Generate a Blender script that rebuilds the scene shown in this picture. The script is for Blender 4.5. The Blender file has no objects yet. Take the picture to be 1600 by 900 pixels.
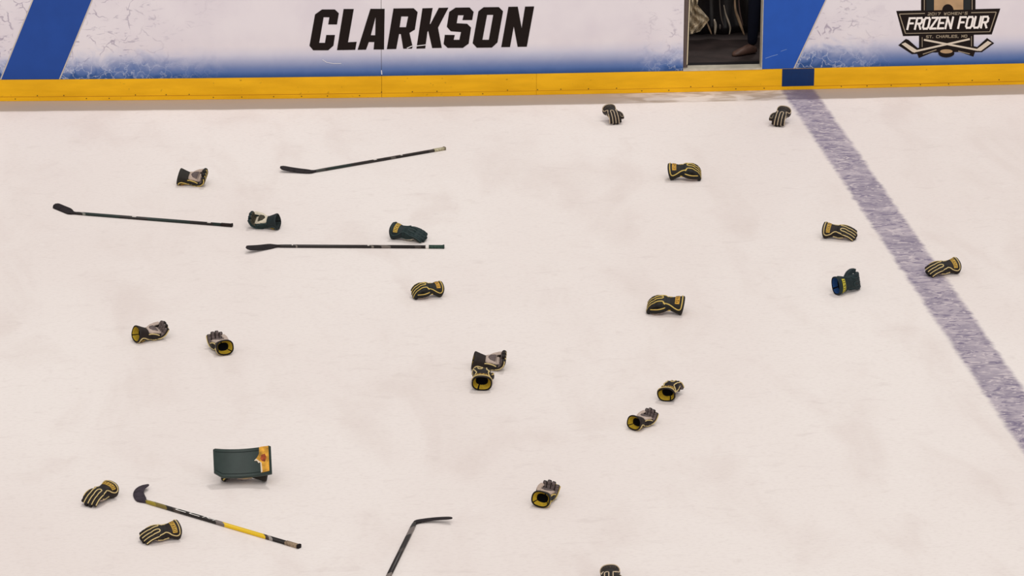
import bpy, math, random
import numpy as np
from mathutils import Vector, Matrix
from mathutils.geometry import tessellate_polygon
random.seed(7)
sc = bpy.context.scene
col = sc.collection
PI = math.pi
R = math.radians

# ------------------------------------------------------------------ camera
FOC, PITCH, ROLL, YAW = 6438.1, 0.3068, 0.0055, 0.1106
CAM = np.array([-6.6255, -36.8609, 9.878])
def cam_axes():
    f = np.array([math.sin(YAW)*math.cos(PITCH), math.cos(YAW)*math.cos(PITCH), -math.sin(PITCH)])
    rt = np.array([math.cos(YAW), -math.sin(YAW), 0.0]); up = np.cross(rt, f)
    return math.cos(ROLL)*rt+math.sin(ROLL)*up, -math.sin(ROLL)*rt+math.cos(ROLL)*up, f
AX, AY, AF = cam_axes()
cam = bpy.data.cameras.new('camera')
cam.sensor_width = 36; cam.lens = 36*FOC/1600; cam.clip_end = 400; cam.clip_start = 1
camo = bpy.data.objects.new('camera', cam); col.objects.link(camo)
M = Matrix.Identity(4)
for i in range(3):
    M[i][0] = AX[i]; M[i][1] = AY[i]; M[i][2] = -AF[i]; M[i][3] = CAM[i]
camo.matrix_world = M
sc.camera = camo

# ------------------------------------------------------------------ light
w = bpy.data.worlds.new('World'); sc.world = w; w.use_nodes = True
bg = w.node_tree.nodes['Background']; bg.inputs[0].default_value = (1.0, 0.962, 0.94, 1); bg.inputs[1].default_value = 0.40
def sun(name, d, s, ang, c):
    l = bpy.data.lights.new(name, 'SUN'); l.energy = s; l.angle = R(ang); l.color = c
    o = bpy.data.objects.new(name, l); col.objects.link(o); o.location = (0, 0, 12)
    o.rotation_euler = Vector(d).to_track_quat('-Z', 'Y').to_euler()
sun('arena_light_far_side', (-.22, -.33, -1), .62, 6, (1, .965, .935))
sun('arena_light_near_side', (.05, .95, -1), 1.4, 50, (1, .962, .938))
sc.view_settings.view_transform = 'Standard'; sc.view_settings.look = 'None'
sc.view_settings.exposure = 0.13; sc.view_settings.gamma = 1; sc.view_settings.use_curve_mapping = False

# ------------------------------------------------------------------ helpers
def unp(u, v, z=0.0):
    d = (u-800)/FOC*AX-(v-450)/FOC*AY+AF
    return CAM+(z-CAM[2])/d[2]*d
def path(x): return 0.0046*x*x if x < 0 else 0.0
def bp(u, v, off=0.012):
    """photo point lying on the board face -> (x, z)"""
    d = (u-800)/FOC*AX-(v-450)/FOC*AY+AF; Y = 0
    for _ in range(6):
        P = CAM+(Y-CAM[1])/d[1]*d; Y = path(P[0])+off
    return P[0], P[2]
def proj(P):
    d = np.asarray(P)-CAM; z = d@AF
    return np.stack([800+FOC*(d@AX)/z, 450-FOC*(d@AY)/z], -1)
def lin(c):
    return tuple(((x/255)/12.92 if x/255 <= .04045 else ((x/255+.055)/1.055)**2.4) for x in c)+(1,)
MATS = {}
def mat(name, rgb, rough=.6, spec=.3, var=.0, scale=40, metal=0, bump=0):
    if name in MATS: return MATS[name]
    m = bpy.data.materials.new(name); m.use_nodes = True
    nt = m.node_tree; b = nt.nodes['Principled BSDF']
    b.inputs['Roughness'].default_value = rough; b.inputs['Specular IOR Level'].default_value = spec
    b.inputs['Metallic'].default_value = metal
    c = lin(rgb)
    tc = nt.nodes.new('ShaderNodeTexCoord'); n = nt.nodes.new('ShaderNodeTexNoise')
    n.inputs['Scale'].default_value = scale; n.inputs['Detail'].default_value = 3
    nt.links.new(tc.outputs['Object'], n.inputs['Vector'])
    r = nt.nodes.new('ShaderNodeValToRGB')
    r.color_ramp.elements[0].position = .3; r.color_ramp.elements[1].position = .7
    r.color_ramp.elements[0].color = tuple(x*(1-var) for x in c[:3])+(1,)
    r.color_ramp.elements[1].color = tuple(min(1, x*(1+var)) for x in c[:3])+(1,)
    nt.links.new(n.outputs['Fac'], r.inputs['Fac']); nt.links.new(r.outputs['Color'], b.inputs['Base Color'])
    if bump:
        bm = nt.nodes.new('ShaderNodeBump'); bm.inputs['Strength'].default_value = bump; bm.inputs['Distance'].default_value = .002
        nt.links.new(n.outputs['Fac'], bm.inputs['Height']); nt.links.new(bm.outputs['Normal'], b.inputs['Normal'])
    MATS[name] = m; return m
def nodes_of(m):
    nt = m.node_tree
    def N(t, **k):
        n = nt.nodes.new(t)
        for a, v in k.items():
            if a.startswith('i_'):
                a = a[2:]; n.inputs[int(a) if a.isdigit() else a].default_value = v
            else: setattr(n, a, v)
        return n
    def L(a, b): nt.links.new(a, b)
    return nt, N, L
def obj(name, verts, faces, mats, parent=None, smooth=False, midx=None, label=None):
    me = bpy.data.meshes.new(name)
    me.from_pydata([tuple(float(a) for a in v) for v in verts], [], [tuple(f) for f in faces])
    if not isinstance(mats, (list, tuple)): mats = [mats]
    for m in mats: me.materials.append(m)
    if midx is not None:
        for p, i in zip(me.polygons, midx): p.material_index = i
    if smooth:
        for p in me.polygons: p.use_smooth = True
    me.update()
    o = bpy.data.objects.new(name, me); col.objects.link(o); o.parent = parent
    if label: o['label'] = label
    return o
def empty(name, loc=(0, 0, 0), rz=0):
    o = bpy.data.objects.new(name, None); col.objects.link(o); o.location = loc; o.rotation_euler = (0, 0, rz)
    o.empty_display_size = .1
    return o
def tag(o, label, cat, group=None):
    o['label'] = label; o['category'] = cat
    if group: o['group'] = group
class MB:
    def __init__(s): s.v = []; s.f = []; s.m = []
    def add(s, v, f, m=0):
        k = len(s.v); s.v += [tuple(x) for x in v]; s.f += [tuple(i+k for i in q) for q in f]
        s.m += (list(m) if isinstance(m, (list, tuple)) else [m]*len(f))
    def box(s, x0, x1, y0, y1, z0, z1, m=0):
        v = [(x, y, z) for x in (x0, x1) for y in (y0, y1) for z in (z0, z1)]
        s.add(v, [(0, 1, 3, 2), (4, 6, 7, 5), (0, 4, 5, 1), (2, 3, 7, 6), (0, 2, 6, 4), (1, 5, 7, 3)], m)
    def build(s, name, mats, parent=None, smooth=False, label=None, xf=None):
        v = s.v if xf is None else [xf(p) for p in s.v]
        return obj(name, v, s.f, mats, parent, smooth, s.m, label)
def ring(c, U, V, hw, hh, n=2.6, N=20):
    c, U, V = map(np.asarray, (c, U, V)); out = []
    for k in range(N):
        a = 2*PI*k/N; ca, sa = math.cos(a), math.sin(a)
        x = math.copysign(abs(ca)**(2/n), ca)*hw; y = math.copysign(abs(sa)**(2/n), sa)*hh
        out.append(c+U*x+V*y)
    return out
def loft(rings, cap0=True, cap1=True):
    N = len(rings[0]); v = [p for r in rings for p in r]; f = []
    for i in range(len(rings)-1):
        for k in range(N):
            k2 = (k+1) % N
            f.append((i*N+k, i*N+k2, (i+1)*N+k2, (i+1)*N+k))
    if cap0: f.append(tuple(range(N))[::-1])
    if cap1: f.append(tuple((len(rings)-1)*N+k for k in range(N)))
    return v, f
def tube(pts, r, N=8, close=False):
    pts = [np.asarray(p, float) for p in pts]; rings = []
    for i, p in enumerate(pts):
        t = pts[min(i+1, len(pts)-1)]-pts[max(i-1, 0)]; t = t/(np.linalg.norm(t)+1e-9)
        a = np.array([0, 0, 1.]) if abs(t[2]) < .9 else np.array([1., 0, 0])
        U = np.cross(t, a); U /= np.linalg.norm(U); V = np.cross(U, t)
        rr = r[i] if isinstance(r, (list, tuple)) else r
        rings.append(ring(p, U, V, rr, rr, 2, N))
    return loft(rings)
def smoothpath(pts, n=5):
    pts = [np.asarray(p, float) for p in pts]; out = []
    P = [2*pts[0]-pts[1]]+pts+[2*pts[-1]-pts[-2]]
    for i in range(1, len(P)-2):
        for k in range(n):
            t = k/n; a, b, c, d = P[i-1:i+3]
            out.append(.5*((2*b)+(c-a)*t+(2*a-5*b+4*c-d)*t*t+(3*b-3*c+d-a)*t**3))
    out.append(pts[-1]); return out

# ------------------------------------------------------------------ the ice
def ice_material():
    m = bpy.data.materials.new('ice'); m.use_nodes = True
    nt, N, L = nodes_of(m); b = nt.nodes['Principled BSDF']
    tc = N('ShaderNodeTexCoord'); P = tc.outputs['Object']
    def noise(scale, sx=1, sy=1, det=4, rot=0, dist=0, rough=.55):
        mp = N('ShaderNodeMapping'); mp.inputs['Scale'].default_value = (sx, sy, 1); mp.inputs['Rotation'].default_value = (0, 0, rot)
        n = N('ShaderNodeTexNoise'); n.inputs['Scale'].default_value = scale; n.inputs['Detail'].default_value = det
        n.inputs['Distortion'].default_value = dist; n.inputs['Roughness'].default_value = rough
        L(P, mp.inputs['Vector']); L(mp.outputs[0], n.inputs['Vector']); return n.outputs['Fac']
    def mr(x, a, c, d=0., e=1., smooth=True):
        n = N('ShaderNodeMapRange'); n.interpolation_type = 'SMOOTHSTEP' if smooth else 'LINEAR'
        L(x, n.inputs[0]); n.inputs[1].default_value = a; n.inputs[2].default_value = c; n.inputs[3].default_value = d; n.inputs[4].default_value = e
        return n.outputs[0]
    def ma(op, a, c):
        n = N('ShaderNodeMath'); n.operation = op
        for i, x in enumerate((a, c)):
            if isinstance(x, (int, float)): n.inputs[i].default_value = x
            else: L(x, n.inputs[i])
        return n.outputs[0]
    def mix(f, a, c):
        n = N('ShaderNodeMix'); n.data_type = 'RGBA'
        L(f, n.inputs[0])
        for i, x in ((6, a), (7, c)):
            if isinstance(x, tuple): n.inputs[i].default_value = x
            else: L(x, n.inputs[i])
        return n.outputs[2]
    base = mix(mr(noise(.35, 1, .45, 3), .35, .65), ICE_A, ICE_B)
    base = mix(ma('MULTIPLY', mr(noise(1.6, 1, .35, 6, .25, .6), .47, .74), .52), base, ICE_C)
    base = mix(ma('MULTIPLY', mr(noise(9, .5, 1.0, 6, .12, 1.0), .55, .8), .28), base, ICE_D)
    base = mix(ma('MULTIPLY', mr(noise(13, .35, 1, 5, -.35, 1.5), .6, .8), .3), base, ICE_W)
    base = mix(ma('MULTIPLY', mr(noise(45, .6, 1, 3), .45, .75), .2), base, ICE_D)
    # the painted blue line under scratched ice
    sep = N('ShaderNodeSeparateXYZ'); L(P, sep.inputs[0]); X = sep.outputs[0]
    wob = ma('MULTIPLY', ma('SUBTRACT', noise(7, .9, 1.1, 6, 0, .8), .5), .075)
    xx = ma('ADD', X, wob)
    mask = ma('MULTIPLY', mr(xx, -.030, .030), mr(xx, .335, .28))
    l = mix(mr(noise(4, .7, .8, 5, .25, 1.5), .35, .65), LINE_A, LINE_B)
    l = mix(ma('MULTIPLY', mr(noise(13, .5, 1.0, 6, .3, 2.5), .53, .62), .8), l, LINE_C)
    l = mix(ma('MULTIPLY', mr(noise(11, .5, 1.0, 6, -.5, 2.0), .54, .63), .8), l, LINE_D)
    base = mix(ma('MULTIPLY', mask, .97), base, l)
    # darker grey band along the kick plate, broken by paler patches before the gate
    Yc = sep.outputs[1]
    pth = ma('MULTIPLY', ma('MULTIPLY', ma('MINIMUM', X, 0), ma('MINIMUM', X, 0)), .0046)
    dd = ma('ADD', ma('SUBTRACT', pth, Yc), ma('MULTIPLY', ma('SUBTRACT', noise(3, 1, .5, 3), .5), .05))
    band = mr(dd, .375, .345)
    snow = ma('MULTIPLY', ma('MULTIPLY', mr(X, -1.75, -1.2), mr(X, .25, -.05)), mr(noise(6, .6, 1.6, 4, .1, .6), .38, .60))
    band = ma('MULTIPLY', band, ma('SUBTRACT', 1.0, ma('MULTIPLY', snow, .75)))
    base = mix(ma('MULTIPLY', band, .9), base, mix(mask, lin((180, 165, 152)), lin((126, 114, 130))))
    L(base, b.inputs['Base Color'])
    b.inputs['Roughness'].default_value = .55; b.inputs['Specular IOR Level'].default_value = .12
    bn = N('ShaderNodeBump'); bn.inputs['Strength'].default_value = .25; bn.inputs['Distance'].default_value = .004
    L(noise(18, .25, 1, 6, .1, 1), bn.inputs['Height']); L(bn.outputs[0], b.inputs['Normal'])
    return m
ICE_A, ICE_B = lin((240, 232, 227)), lin((235, 225, 220))
ICE_C, ICE_D, ICE_W = lin((224, 211, 205)), lin((205, 192, 187)), lin((248, 242, 238))
LINE_A, LINE_B, LINE_C, LINE_D = lin((148, 138, 154)), lin((180, 169, 179)), lin((210, 198, 201)), lin((112, 102, 130))
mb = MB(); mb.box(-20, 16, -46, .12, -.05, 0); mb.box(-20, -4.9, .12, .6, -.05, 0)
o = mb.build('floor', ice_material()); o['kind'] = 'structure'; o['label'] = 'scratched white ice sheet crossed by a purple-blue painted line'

# ------------------------------------------------------------------ the boards
DX0, DX1 = bp(1068, 60)[0], bp(1191.5, 60)[0]     # gate opening
JX = bp(596, 110)[0]; JX2 = bp(838, 120)[0]
SX0, SX1 = bp(2, 124)[0], bp(92, 124)[0]
def strip(mb, x0, x1, y0, y1, z0, z1, m=0):
    """wall slab following the slightly bowed line of the boards"""
    n = max(1, int((x1-x0)/.25)); v = []; f = []
    for i in range(n+1):
        x = x0+(x1-x0)*i/n; p = path(x)
        v += [(x, p+y0, z0), (x, p+y0, z1), (x, p+y1, z1), (x, p+y1, z0)]
    for i in range(n):
        a = 4*i
        for k in range(4): f.append((a+k, a+(k+1) % 4, a+4+(k+1) % 4, a+4+k)[::-1])
    f.append((0, 1, 2, 3)); e = 4*n; f.append((e+3, e+2, e+1, e))
    mb.add(v, f, m)
def board_material():
    m = bpy.data.materials.new('printed_board'); m.use_nodes = True
    nt, N, L = nodes_of(m); b = nt.nodes['Principled BSDF']; b.inputs['Roughness'].default_value = .42; b.inputs['Specular IOR Level'].default_value = .25
    tc = N('ShaderNodeTexCoord'); P = tc.outputs['Object']; sep = N('ShaderNodeSeparateXYZ'); L(P, sep.inputs[0]); X, Z = sep.outputs[0], sep.outputs[2]
    def mr(x, a, c, d=0., e=1.):
        n = N('ShaderNodeMapRange'); n.interpolation_type = 'SMOOTHSTEP'; L(x, n.inputs[0])
        for i, q in enumerate((a, c, d, e)): n.inputs[i+1].default_value = q
        return n.outputs[0]
    def ma(op, a, c):
        n = N('ShaderNodeMath'); n.operation = op
        for i, x in enumerate((a, c)):
            if isinstance(x, (int, float)): n.inputs[i].default_value = x
            else: L(x, n.inputs[i])
        return n.outputs[0]
    def mix(f, a, c):
        n = N('ShaderNodeMix'); n.data_type = 'RGBA'; L(f, n.inputs[0])
        for i, x in ((6, a), (7, c)):
            if isinstance(x, tuple): n.inputs[i].default_value = x
            else: L(x, n.inputs[i])
        return n.outputs[2]
    def noise(scale, det=4, dist=0, sc3=(1, 1, 1), rot=(0, 0, 0)):
        mp = N('ShaderNodeMapping'); mp.inputs['Scale'].default_value = sc3; mp.inputs['Rotation'].default_value = rot
        n = N('ShaderNodeTexNoise'); n.inputs['Scale'].default_value = scale; n.inputs['Detail'].default_value = det; n.inputs['Distortion'].default_value = dist
        L(P, mp.inputs[0]); L(mp.outputs[0], n.inputs['Vector']); return n.outputs['Fac']
    # where the printed ice-crack pattern is (beside the blue bars)
    xa = SX1
    a1 = ma('MULTIPLY', mr(X, xa+1.75, xa+.1), mr(X, xa-1.4, xa-.9))
    a2 = ma('MULTIPLY', mr(X, .05, .12), mr(X, 1.15, .35))
    a3 = mr(X, DX0-.55, DX0-.1, 0, .6); a3 = ma('MULTIPLY', a3, mr(X, DX1, DX0))
    crack = ma('MAXIMUM', a1, ma('MAXIMUM', a2, a3))
    white = mix(mr(noise(2, 3), .35, .65), lin((229, 222, 226)), lin((222, 214, 220)))
    def crk(scale, seed, w):
        mp = N('ShaderNodeMapping'); mp.inputs['Location'].default_value = (seed, seed, seed); mp.inputs['Scale'].default_value = (1, 0, 1.25); mp.inputs['Rotation'].default_value = (0, .6+seed, 0)
        nz = N('ShaderNodeTexNoise'); nz.inputs['Scale'].default_value = scale*1.3; nz.inputs['Detail'].default_value = 3
        L(P, nz.inputs['Vector'])
        ad = N('ShaderNodeMixRGB'); ad.blend_type = 'ADD'; ad.inputs[0].default_value = .22
        L(P, ad.inputs[1]); L(nz.outputs['Color'], ad.inputs[2]); L(ad.outputs[0], mp.inputs[0])
        v = N('ShaderNodeTexVoronoi'); v.feature = 'DISTANCE_TO_EDGE'; v.inputs['Scale'].default_value = scale
        L(mp.outputs[0], v.inputs['Vector']); return mr(v.outputs['Distance'], w, 0.0)
    gate = mr(noise(5, 3, 1), .47, .62)
    dark = ma('MULTIPLY', ma('MULTIPLY', crk(5, .3, .055), gate), crack)
    c = mix(ma('MULTIPLY', dark, .75), white, lin((150, 138, 158)))
    dark2 = ma('MULTIPLY', ma('MULTIPLY', mr(noise(9, 4, 2.5, (.6, 1, 1.7), (0, .7, 0)), .56, .68), mr(noise(4, 2), .4, .6)), crack)
    c = mix(ma('MULTIPLY', dark2, .7), c, lin((156, 146, 166)))
    # printed blue fade along the foot of the boards
    zz = ma('ADD', Z, ma('MULTIPLY', ma('SUBTRACT', noise(6, 5, 1), .5), ma('ADD', .02, ma('MULTIPLY', crack, .30))))
    c = mix(mr(zz, .52, .36, 0, .55), c, lin((172, 180, 212)))
    c = mix(mr(zz, .44, .24), c, lin((84, 112, 168)))
    c = mix(mr(zz, .265, .205), c, lin((46, 82, 142)))
    lightc = ma('MULTIPLY', ma('MULTIPLY', crk(9, 1.1, .06), crack), mr(Z, .5, .3))
    c = mix(ma('MULTIPLY', lightc, .55), c, lin((205, 210, 228)))
    L(c, b.inputs['Base Color']); return m
def kick_material():
    m = bpy.data.materials.new('yellow_plastic'); m.use_nodes = True
    nt, N, L = nodes_of(m); b = nt.nodes['Principled BSDF']; b.inputs['Roughness'].default_value = .45; b.inputs['Specular IOR Level'].default_value = .25
    tc = N('ShaderNodeTexCoord'); P = tc.outputs['Object']; sep = N('ShaderNodeSeparateXYZ'); L(P, sep.inputs[0]); Z = sep.outputs[2]
    mp = N('ShaderNodeMapping'); mp.inputs['Scale'].default_value = (1, 1, 5); L(P, mp.inputs[0])
    n = N('ShaderNodeTexNoise'); n.inputs['Scale'].default_value = 2.5; n.inputs['Detail'].default_value = 5; L(mp.outputs[0], n.inputs['Vector'])
    r = N('ShaderNodeValToRGB'); r.color_ramp.elements[0].position = .35; r.color_ramp.elements[1].position = .65
    r.color_ramp.elements[0].color = lin((232, 172, 8)); r.color_ramp.elements[1].color = lin((247, 186, 18)); L(n.outputs[0], r.inputs[0])
    n2 = N('ShaderNodeTexNoise'); n2.inputs['Scale'].default_value = 28; n2.inputs['Detail'].default_value = 2; L(P, n2.inputs['Vector'])
    s = N('ShaderNodeMapRange'); L(n2.outputs[0], s.inputs[0]); s.inputs[1].default_value = .70; s.inputs[2].default_value = .80; s.inputs[3].default_value = 0; s.inputs[4].default_value = .55
    mx = N('ShaderNodeMix'); mx.data_type = 'RGBA'; L(s.outputs[0], mx.inputs[0]); L(r.outputs[0], mx.inputs[6]); mx.inputs[7].default_value = lin((120, 90, 20))
    L(mx.outputs[2], b.inputs['Base Color']); return m
M_board = board_material(); M_kick = kick_material()
M_blue = mat('board_blue', (28, 70, 150), .45, .25, .05, 6)
M_navy = mat('mark_blue', (4, 44, 94), .4, .3, .08, 20)
M_ink = mat('black_print', (30, 22, 20), .6, .1, .05)
M_silver = mat('pale_edge', (196, 186, 176), .5, .3)
M_alu = mat('aluminium', (190, 182, 165), .45, .4, .1, 15)
M_gap = mat('joint_gap', (70, 62, 55), .8)
M_screw = mat('screw_black', (60, 45, 20), .5)
wall = empty('wall_back', (0, 0, 0)); wall['kind'] = 'structure'
wall['label'] = 'white rink boards printed with blue bars and lettering'
B0, B1, TOP = 0.012, 0.11, 1.07
def panel(x0, x1, lab):
    mb = MB(); strip(mb, x0, x1, B0, B1, .2032, TOP); return mb.build('board_panel', M_board, wall, label=lab)
panel(-13, JX-.002, 'left panel of the white boards'); panel(JX+.002, DX0, 'panel carrying the black lettering'); panel(DX1, 9, 'panel right of the open gate')
mb = MB(); strip(mb, JX-.002, JX+.002, B0+.004, B1, .2032, TOP); mb.build('panel_joint', M_gap, wall)
mb = MB(); strip(mb, -13, DX0, B0-.01, B1+.05, TOP, TOP+.02); strip(mb, DX1, 9, B0-.01, B1+.05, TOP, TOP+.02); mb.build('cap_rail', M_blue, wall)

def decal(name, loops, mats, off=.0015, th=.0015, parent=wall, label=None, y0=B0):
    """flat print: loops = list of polygons [outer, hole...] in (x, z) on the board face"""
    mb = MB()
    off0 = off
    for li, lp in enumerate(loops):
        off = off0+li*.00006
        pts = [[Vector((x, z, 0)) for x, z in l] for l in lp]
        tris = tessellate_polygon(pts); flat = [p for l in pts for p in l]; n = len(flat)
        f3 = [(p.x, path(p.x)+y0-off-th, p.y) for p in flat]; b3 = [(p.x, path(p.x)+y0-off, p.y) for p in flat]
        fs = []
        for t in tris:
            a, b, c = (flat[i] for i in t)
            s = (b.x-a.x)*(c.y-a.y)-(b.y-a.y)*(c.x-a.x)
            fs.append(tuple(t) if s > 0 else tuple(t)[::-1])
        k = 0
        for l in pts:
            for i in range(len(l)): fs.append((k+i, k+(i+1) % len(l), n+k+(i+1) % len(l), n+k+i))
            k += len(l)
        mb.add(f3+b3, fs)
    return mb.build(name, mats, parent, label=label)
def px(pts, s=1, ox=0, oy=0): return [bp(ox+x/s, oy+y/s) for x, y in pts]
def ext(a, b, ztop):   # point on line a-b at height ztop
    t = (ztop-a[1])/(b[1]-a[1]); return (a[0]+(b[0]-a[0])*t, ztop)
ZB = .2045
def bar(pl, pr, name, lab):
    l0, l1 = bp(*pl[0]), bp(*pl[1]); r0, r1 = bp(*pr[0]), bp(*pr[1])
    L0, L1 = ext(l0, l1, ZB), ext(l0, l1, TOP-.001); R0, R1 = ext(r0, r1, ZB), ext(r0, r1, TOP-.001)
    return L0, L1, R0, R1
L0, L1, R0, R1 = bar([(2, 124), (52, 0)], [(92, 124), (143, 0)], '', '')
def subdiv(a, b, n=8): return [(a[0]+(b[0]-a[0])*i/n, a[1]+(b[1]-a[1])*i/n) for i in range(n)]
decal('blue_bar', [[[L0, R0, R1, L1]]], M_blue, label='slanted blue bar at the left of the boards')
e = .012
decal('bar_edging', [[[(L0[0]-e, ZB), (L0[0], ZB), L1, (L1[0]-e, L1[1])]], [[(R0[0], ZB), (R0[0]+e, ZB), (R1[0]+e, R1[1]), R1]]], M_silver)
R0, R1 = ext(bp(1239, 108), bp(1289.5, 0), ZB), ext(bp(1239, 108), bp(1289.5, 0), TOP-.001)
M_blue2 = mat('board_blue_bright', (34, 84, 176), .45, .25, .05, 6)
decal('blue_bar', [[[(DX1+.001, ZB), R0, R1, (DX1+.001, TOP-.001)]]], M_blue2, label='brighter blue bar slanting away from the gate')
decal('bar_edging', [[[R0, (R0[0]+e, ZB), (R1[0]+e, R1[1]), R1]]], M_silver)
# CLARKSON
A6 = lambda p: px(p, 8, 480, 0)
A7 = lambda p: px(p, 8, 660, 0)
LT = [
 [A6([(185,118),(345,118),(395,165),(372,305),(262,305),(277,215),(205,215),(150,535),(222,535),(238,437),(347,437),(328,570),(262,628),(75,628),(28,572),(98,180)])],
 [A6([(455,112),(582,112),(510,528),(618,522),(600,622),(372,626)])],
 [A6([(790,110),(968,110),(960,618),(830,618),(838,525),(770,525),(735,620),(630,622)]), A6([(855,212),(850,440),(795,440)])],
 [A6([(1078,106),(1330,103),(1380,150),(1345,370),(1278,410),(1318,585),(1308,607),(1200,608),(1170,425),(1148,425),(1112,612),(995,614)]), A6([(1175,205),(1262,205),(1235,340),(1155,340)])],
 [A7([(0,104),(128,100),(92,300),(100,300),(205,98),(325,96),(195,345),(242,598),(122,600),(72,385),(62,400),(35,605),(-75,607)])],
 [A7([(415,95),(590,93),(640,148),(622,250),(500,250),(515,190),(445,190),(428,290),(560,297),(608,345),(578,545),(505,598),(315,598),(265,550),(280,435),(405,437),(390,497),(462,497),(482,400),(355,390),(305,335),(335,148)])],
 [A7([(765,90),(955,88),(1008,140),(938,530),(868,594),(680,596),(628,540),(700,140)]), A7([(808,185),(885,185),(830,497),(750,497)])],
 [A7([(1075,85),(1192,83),(1240,350),(1283,82),(1397,80),(1305,583),(1190,585),(1142,330),(1095,587),(985,589)])],
]
for l in LT: decal('letter', [l], M_ink, label='black italic block letter of the word CLARKSON')
# scrapes on the boards
M_scr = mat('white_scrape', (235, 232, 235), .6)
def pstroke(pts, wd):
    """polyline in photo px on the boards -> list of quads"""
    out = []
    for (x0, y0), (x1, y1) in zip(pts, pts[1:]):
        dx, dy = x1-x0, y1-y0; L_ = math.hypot(dx, dy) or 1; nx, ny = -dy/L_*wd/2, dx/L_*wd/2
        ex, ey = dx/L_*wd*.25, dy/L_*wd*.25
        out.append([px([(x0-ex+nx, y0-ey+ny), (x1+ex+nx, y1+ey+ny), (x1+ex-nx, y1+ey-ny), (x0-ex-nx, y0-ey-ny)])])
    return out
sc_ = []
for p, wd in [([(636,75),(643,72),(652,71.5),(665,70)], 1.2), ([(504,93),(510,97),(520,99),(533,99)], .7), ([(596,110),(596.5,116)], 1.3),
 ([(1218,134),(1222,132)], .8)]:
    sc_ += pstroke(p, wd)
decal('scuff_marks', sc_[:-1], M_scr, off=.0032, th=.0006)
decal('scuff_marks', pstroke([(1196,91),(1206,87.5),(1215,85)], .9)+pstroke([(1220,80),(1229,77)], .7), mat('pale_blue_scrape', (110, 140, 196), .6), off=.0032, th=.0006)

# ---- tournament logo
M_cream = mat('logo_cream', (214, 200, 182), .5); M_wht = mat('logo_white', (240, 232, 226), .5)
M_tan = mat('logo_tan', (176, 144, 108), .5, var=.15, scale=10); M_teal = mat('logo_dark_teal', (24, 30, 32), .5)
G = lambda p: px(p, 9.41, 1395, 0)
M_line = mat('logo_grey_line', (150, 136, 116), .5)
def layer(name, polys, m, k, label=None): return decal(name, [[G(p)] for p in polys], m, off=.0015+.0012*k, th=.001, label=label)
Gz = lambda x: [(x, -190)]
def gs(a, b, wd):
    dx, dy = b[0]-a[0], b[1]-a[1]; L_ = math.hypot(dx, dy); nx, ny = -dy/L_*wd/2, dx/L_*wd/2
    return [(a[0]+nx, a[1]+ny), (b[0]+nx, b[1]+ny), (b[0]-nx, b[1]-ny), (a[0]-nx, a[1]-ny)]
layer('logo_backing', [[(415,-150),(1215,-165),(1215,170),(415,180)], [(50,160),(1580,125),(1455,505),(150,530)],
    [(385,515),(1190,505),(1190,760),(385,775)], gs((370,820),(760,660),70), gs((860,680),(1195,800),70),
    [(80,665),(190,572),(230,585),(365,705),(700,640),(700,700),(370,790),(280,795)],
    [(1490,635),(1385,558),(1240,690),(900,610),(900,680),(1200,765),(1310,765)]], M_ink, 0, 'black backing of the tournament emblem')
layer('logo_panel', [[(490,-120),(600,-120),(600,150),(490,155)], [(1040,-120),(1140,-120),(1140,140),(1040,145)]], M_teal, 1)
layer('logo_trophy', [[(605,-120),(1035,-120),(1035,140),(605,150)]], M_tan, 1)
arc = [(808+84*math.cos(a), 150-90*math.sin(a)) for a in [PI*i/12 for i in range(13)]]
layer('logo_arch', [arc], M_ink, 2)
layer('logo_outline', [gs((462,-130),(462,150),12), gs((1165,-130),(1165,140),12), gs((95,205),(470,195),14), gs((1150,185),(1520,176),14),
    gs((95,205),(185,490),14), gs((1520,176),(1425,465),14), gs((185,490),(1425,465),10), gs((430,545),(430,690),10), gs((1155,530),(1155,680),10),
    gs((440,795),(640,730),14), gs((960,750),(1130,790),14)], M_line, 2)
layer('logo_sticks', [gs((330,752),(1130,572),27), [(125,645),(180,622),(352,733),(325,772),(290,765)]], M_cream, 3)
layer('logo_sticks', [gs((1250,733),(455,582),27), [(1452,628),(1395,598),(1235,718),(1255,745),(1295,745)]], M_cream, 4)
ell = lambda cx, cy, rx, ry: [(cx+rx*math.cos(2*PI*i/24), cy+ry*math.sin(2*PI*i/24)) for i in range(24)]
layer('logo_puck', [ell(785, 780, 118, 62)], M_ink, 4); layer('logo_puck_top', [ell(785, 752, 92, 30)], M_tan, 5)
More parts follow.
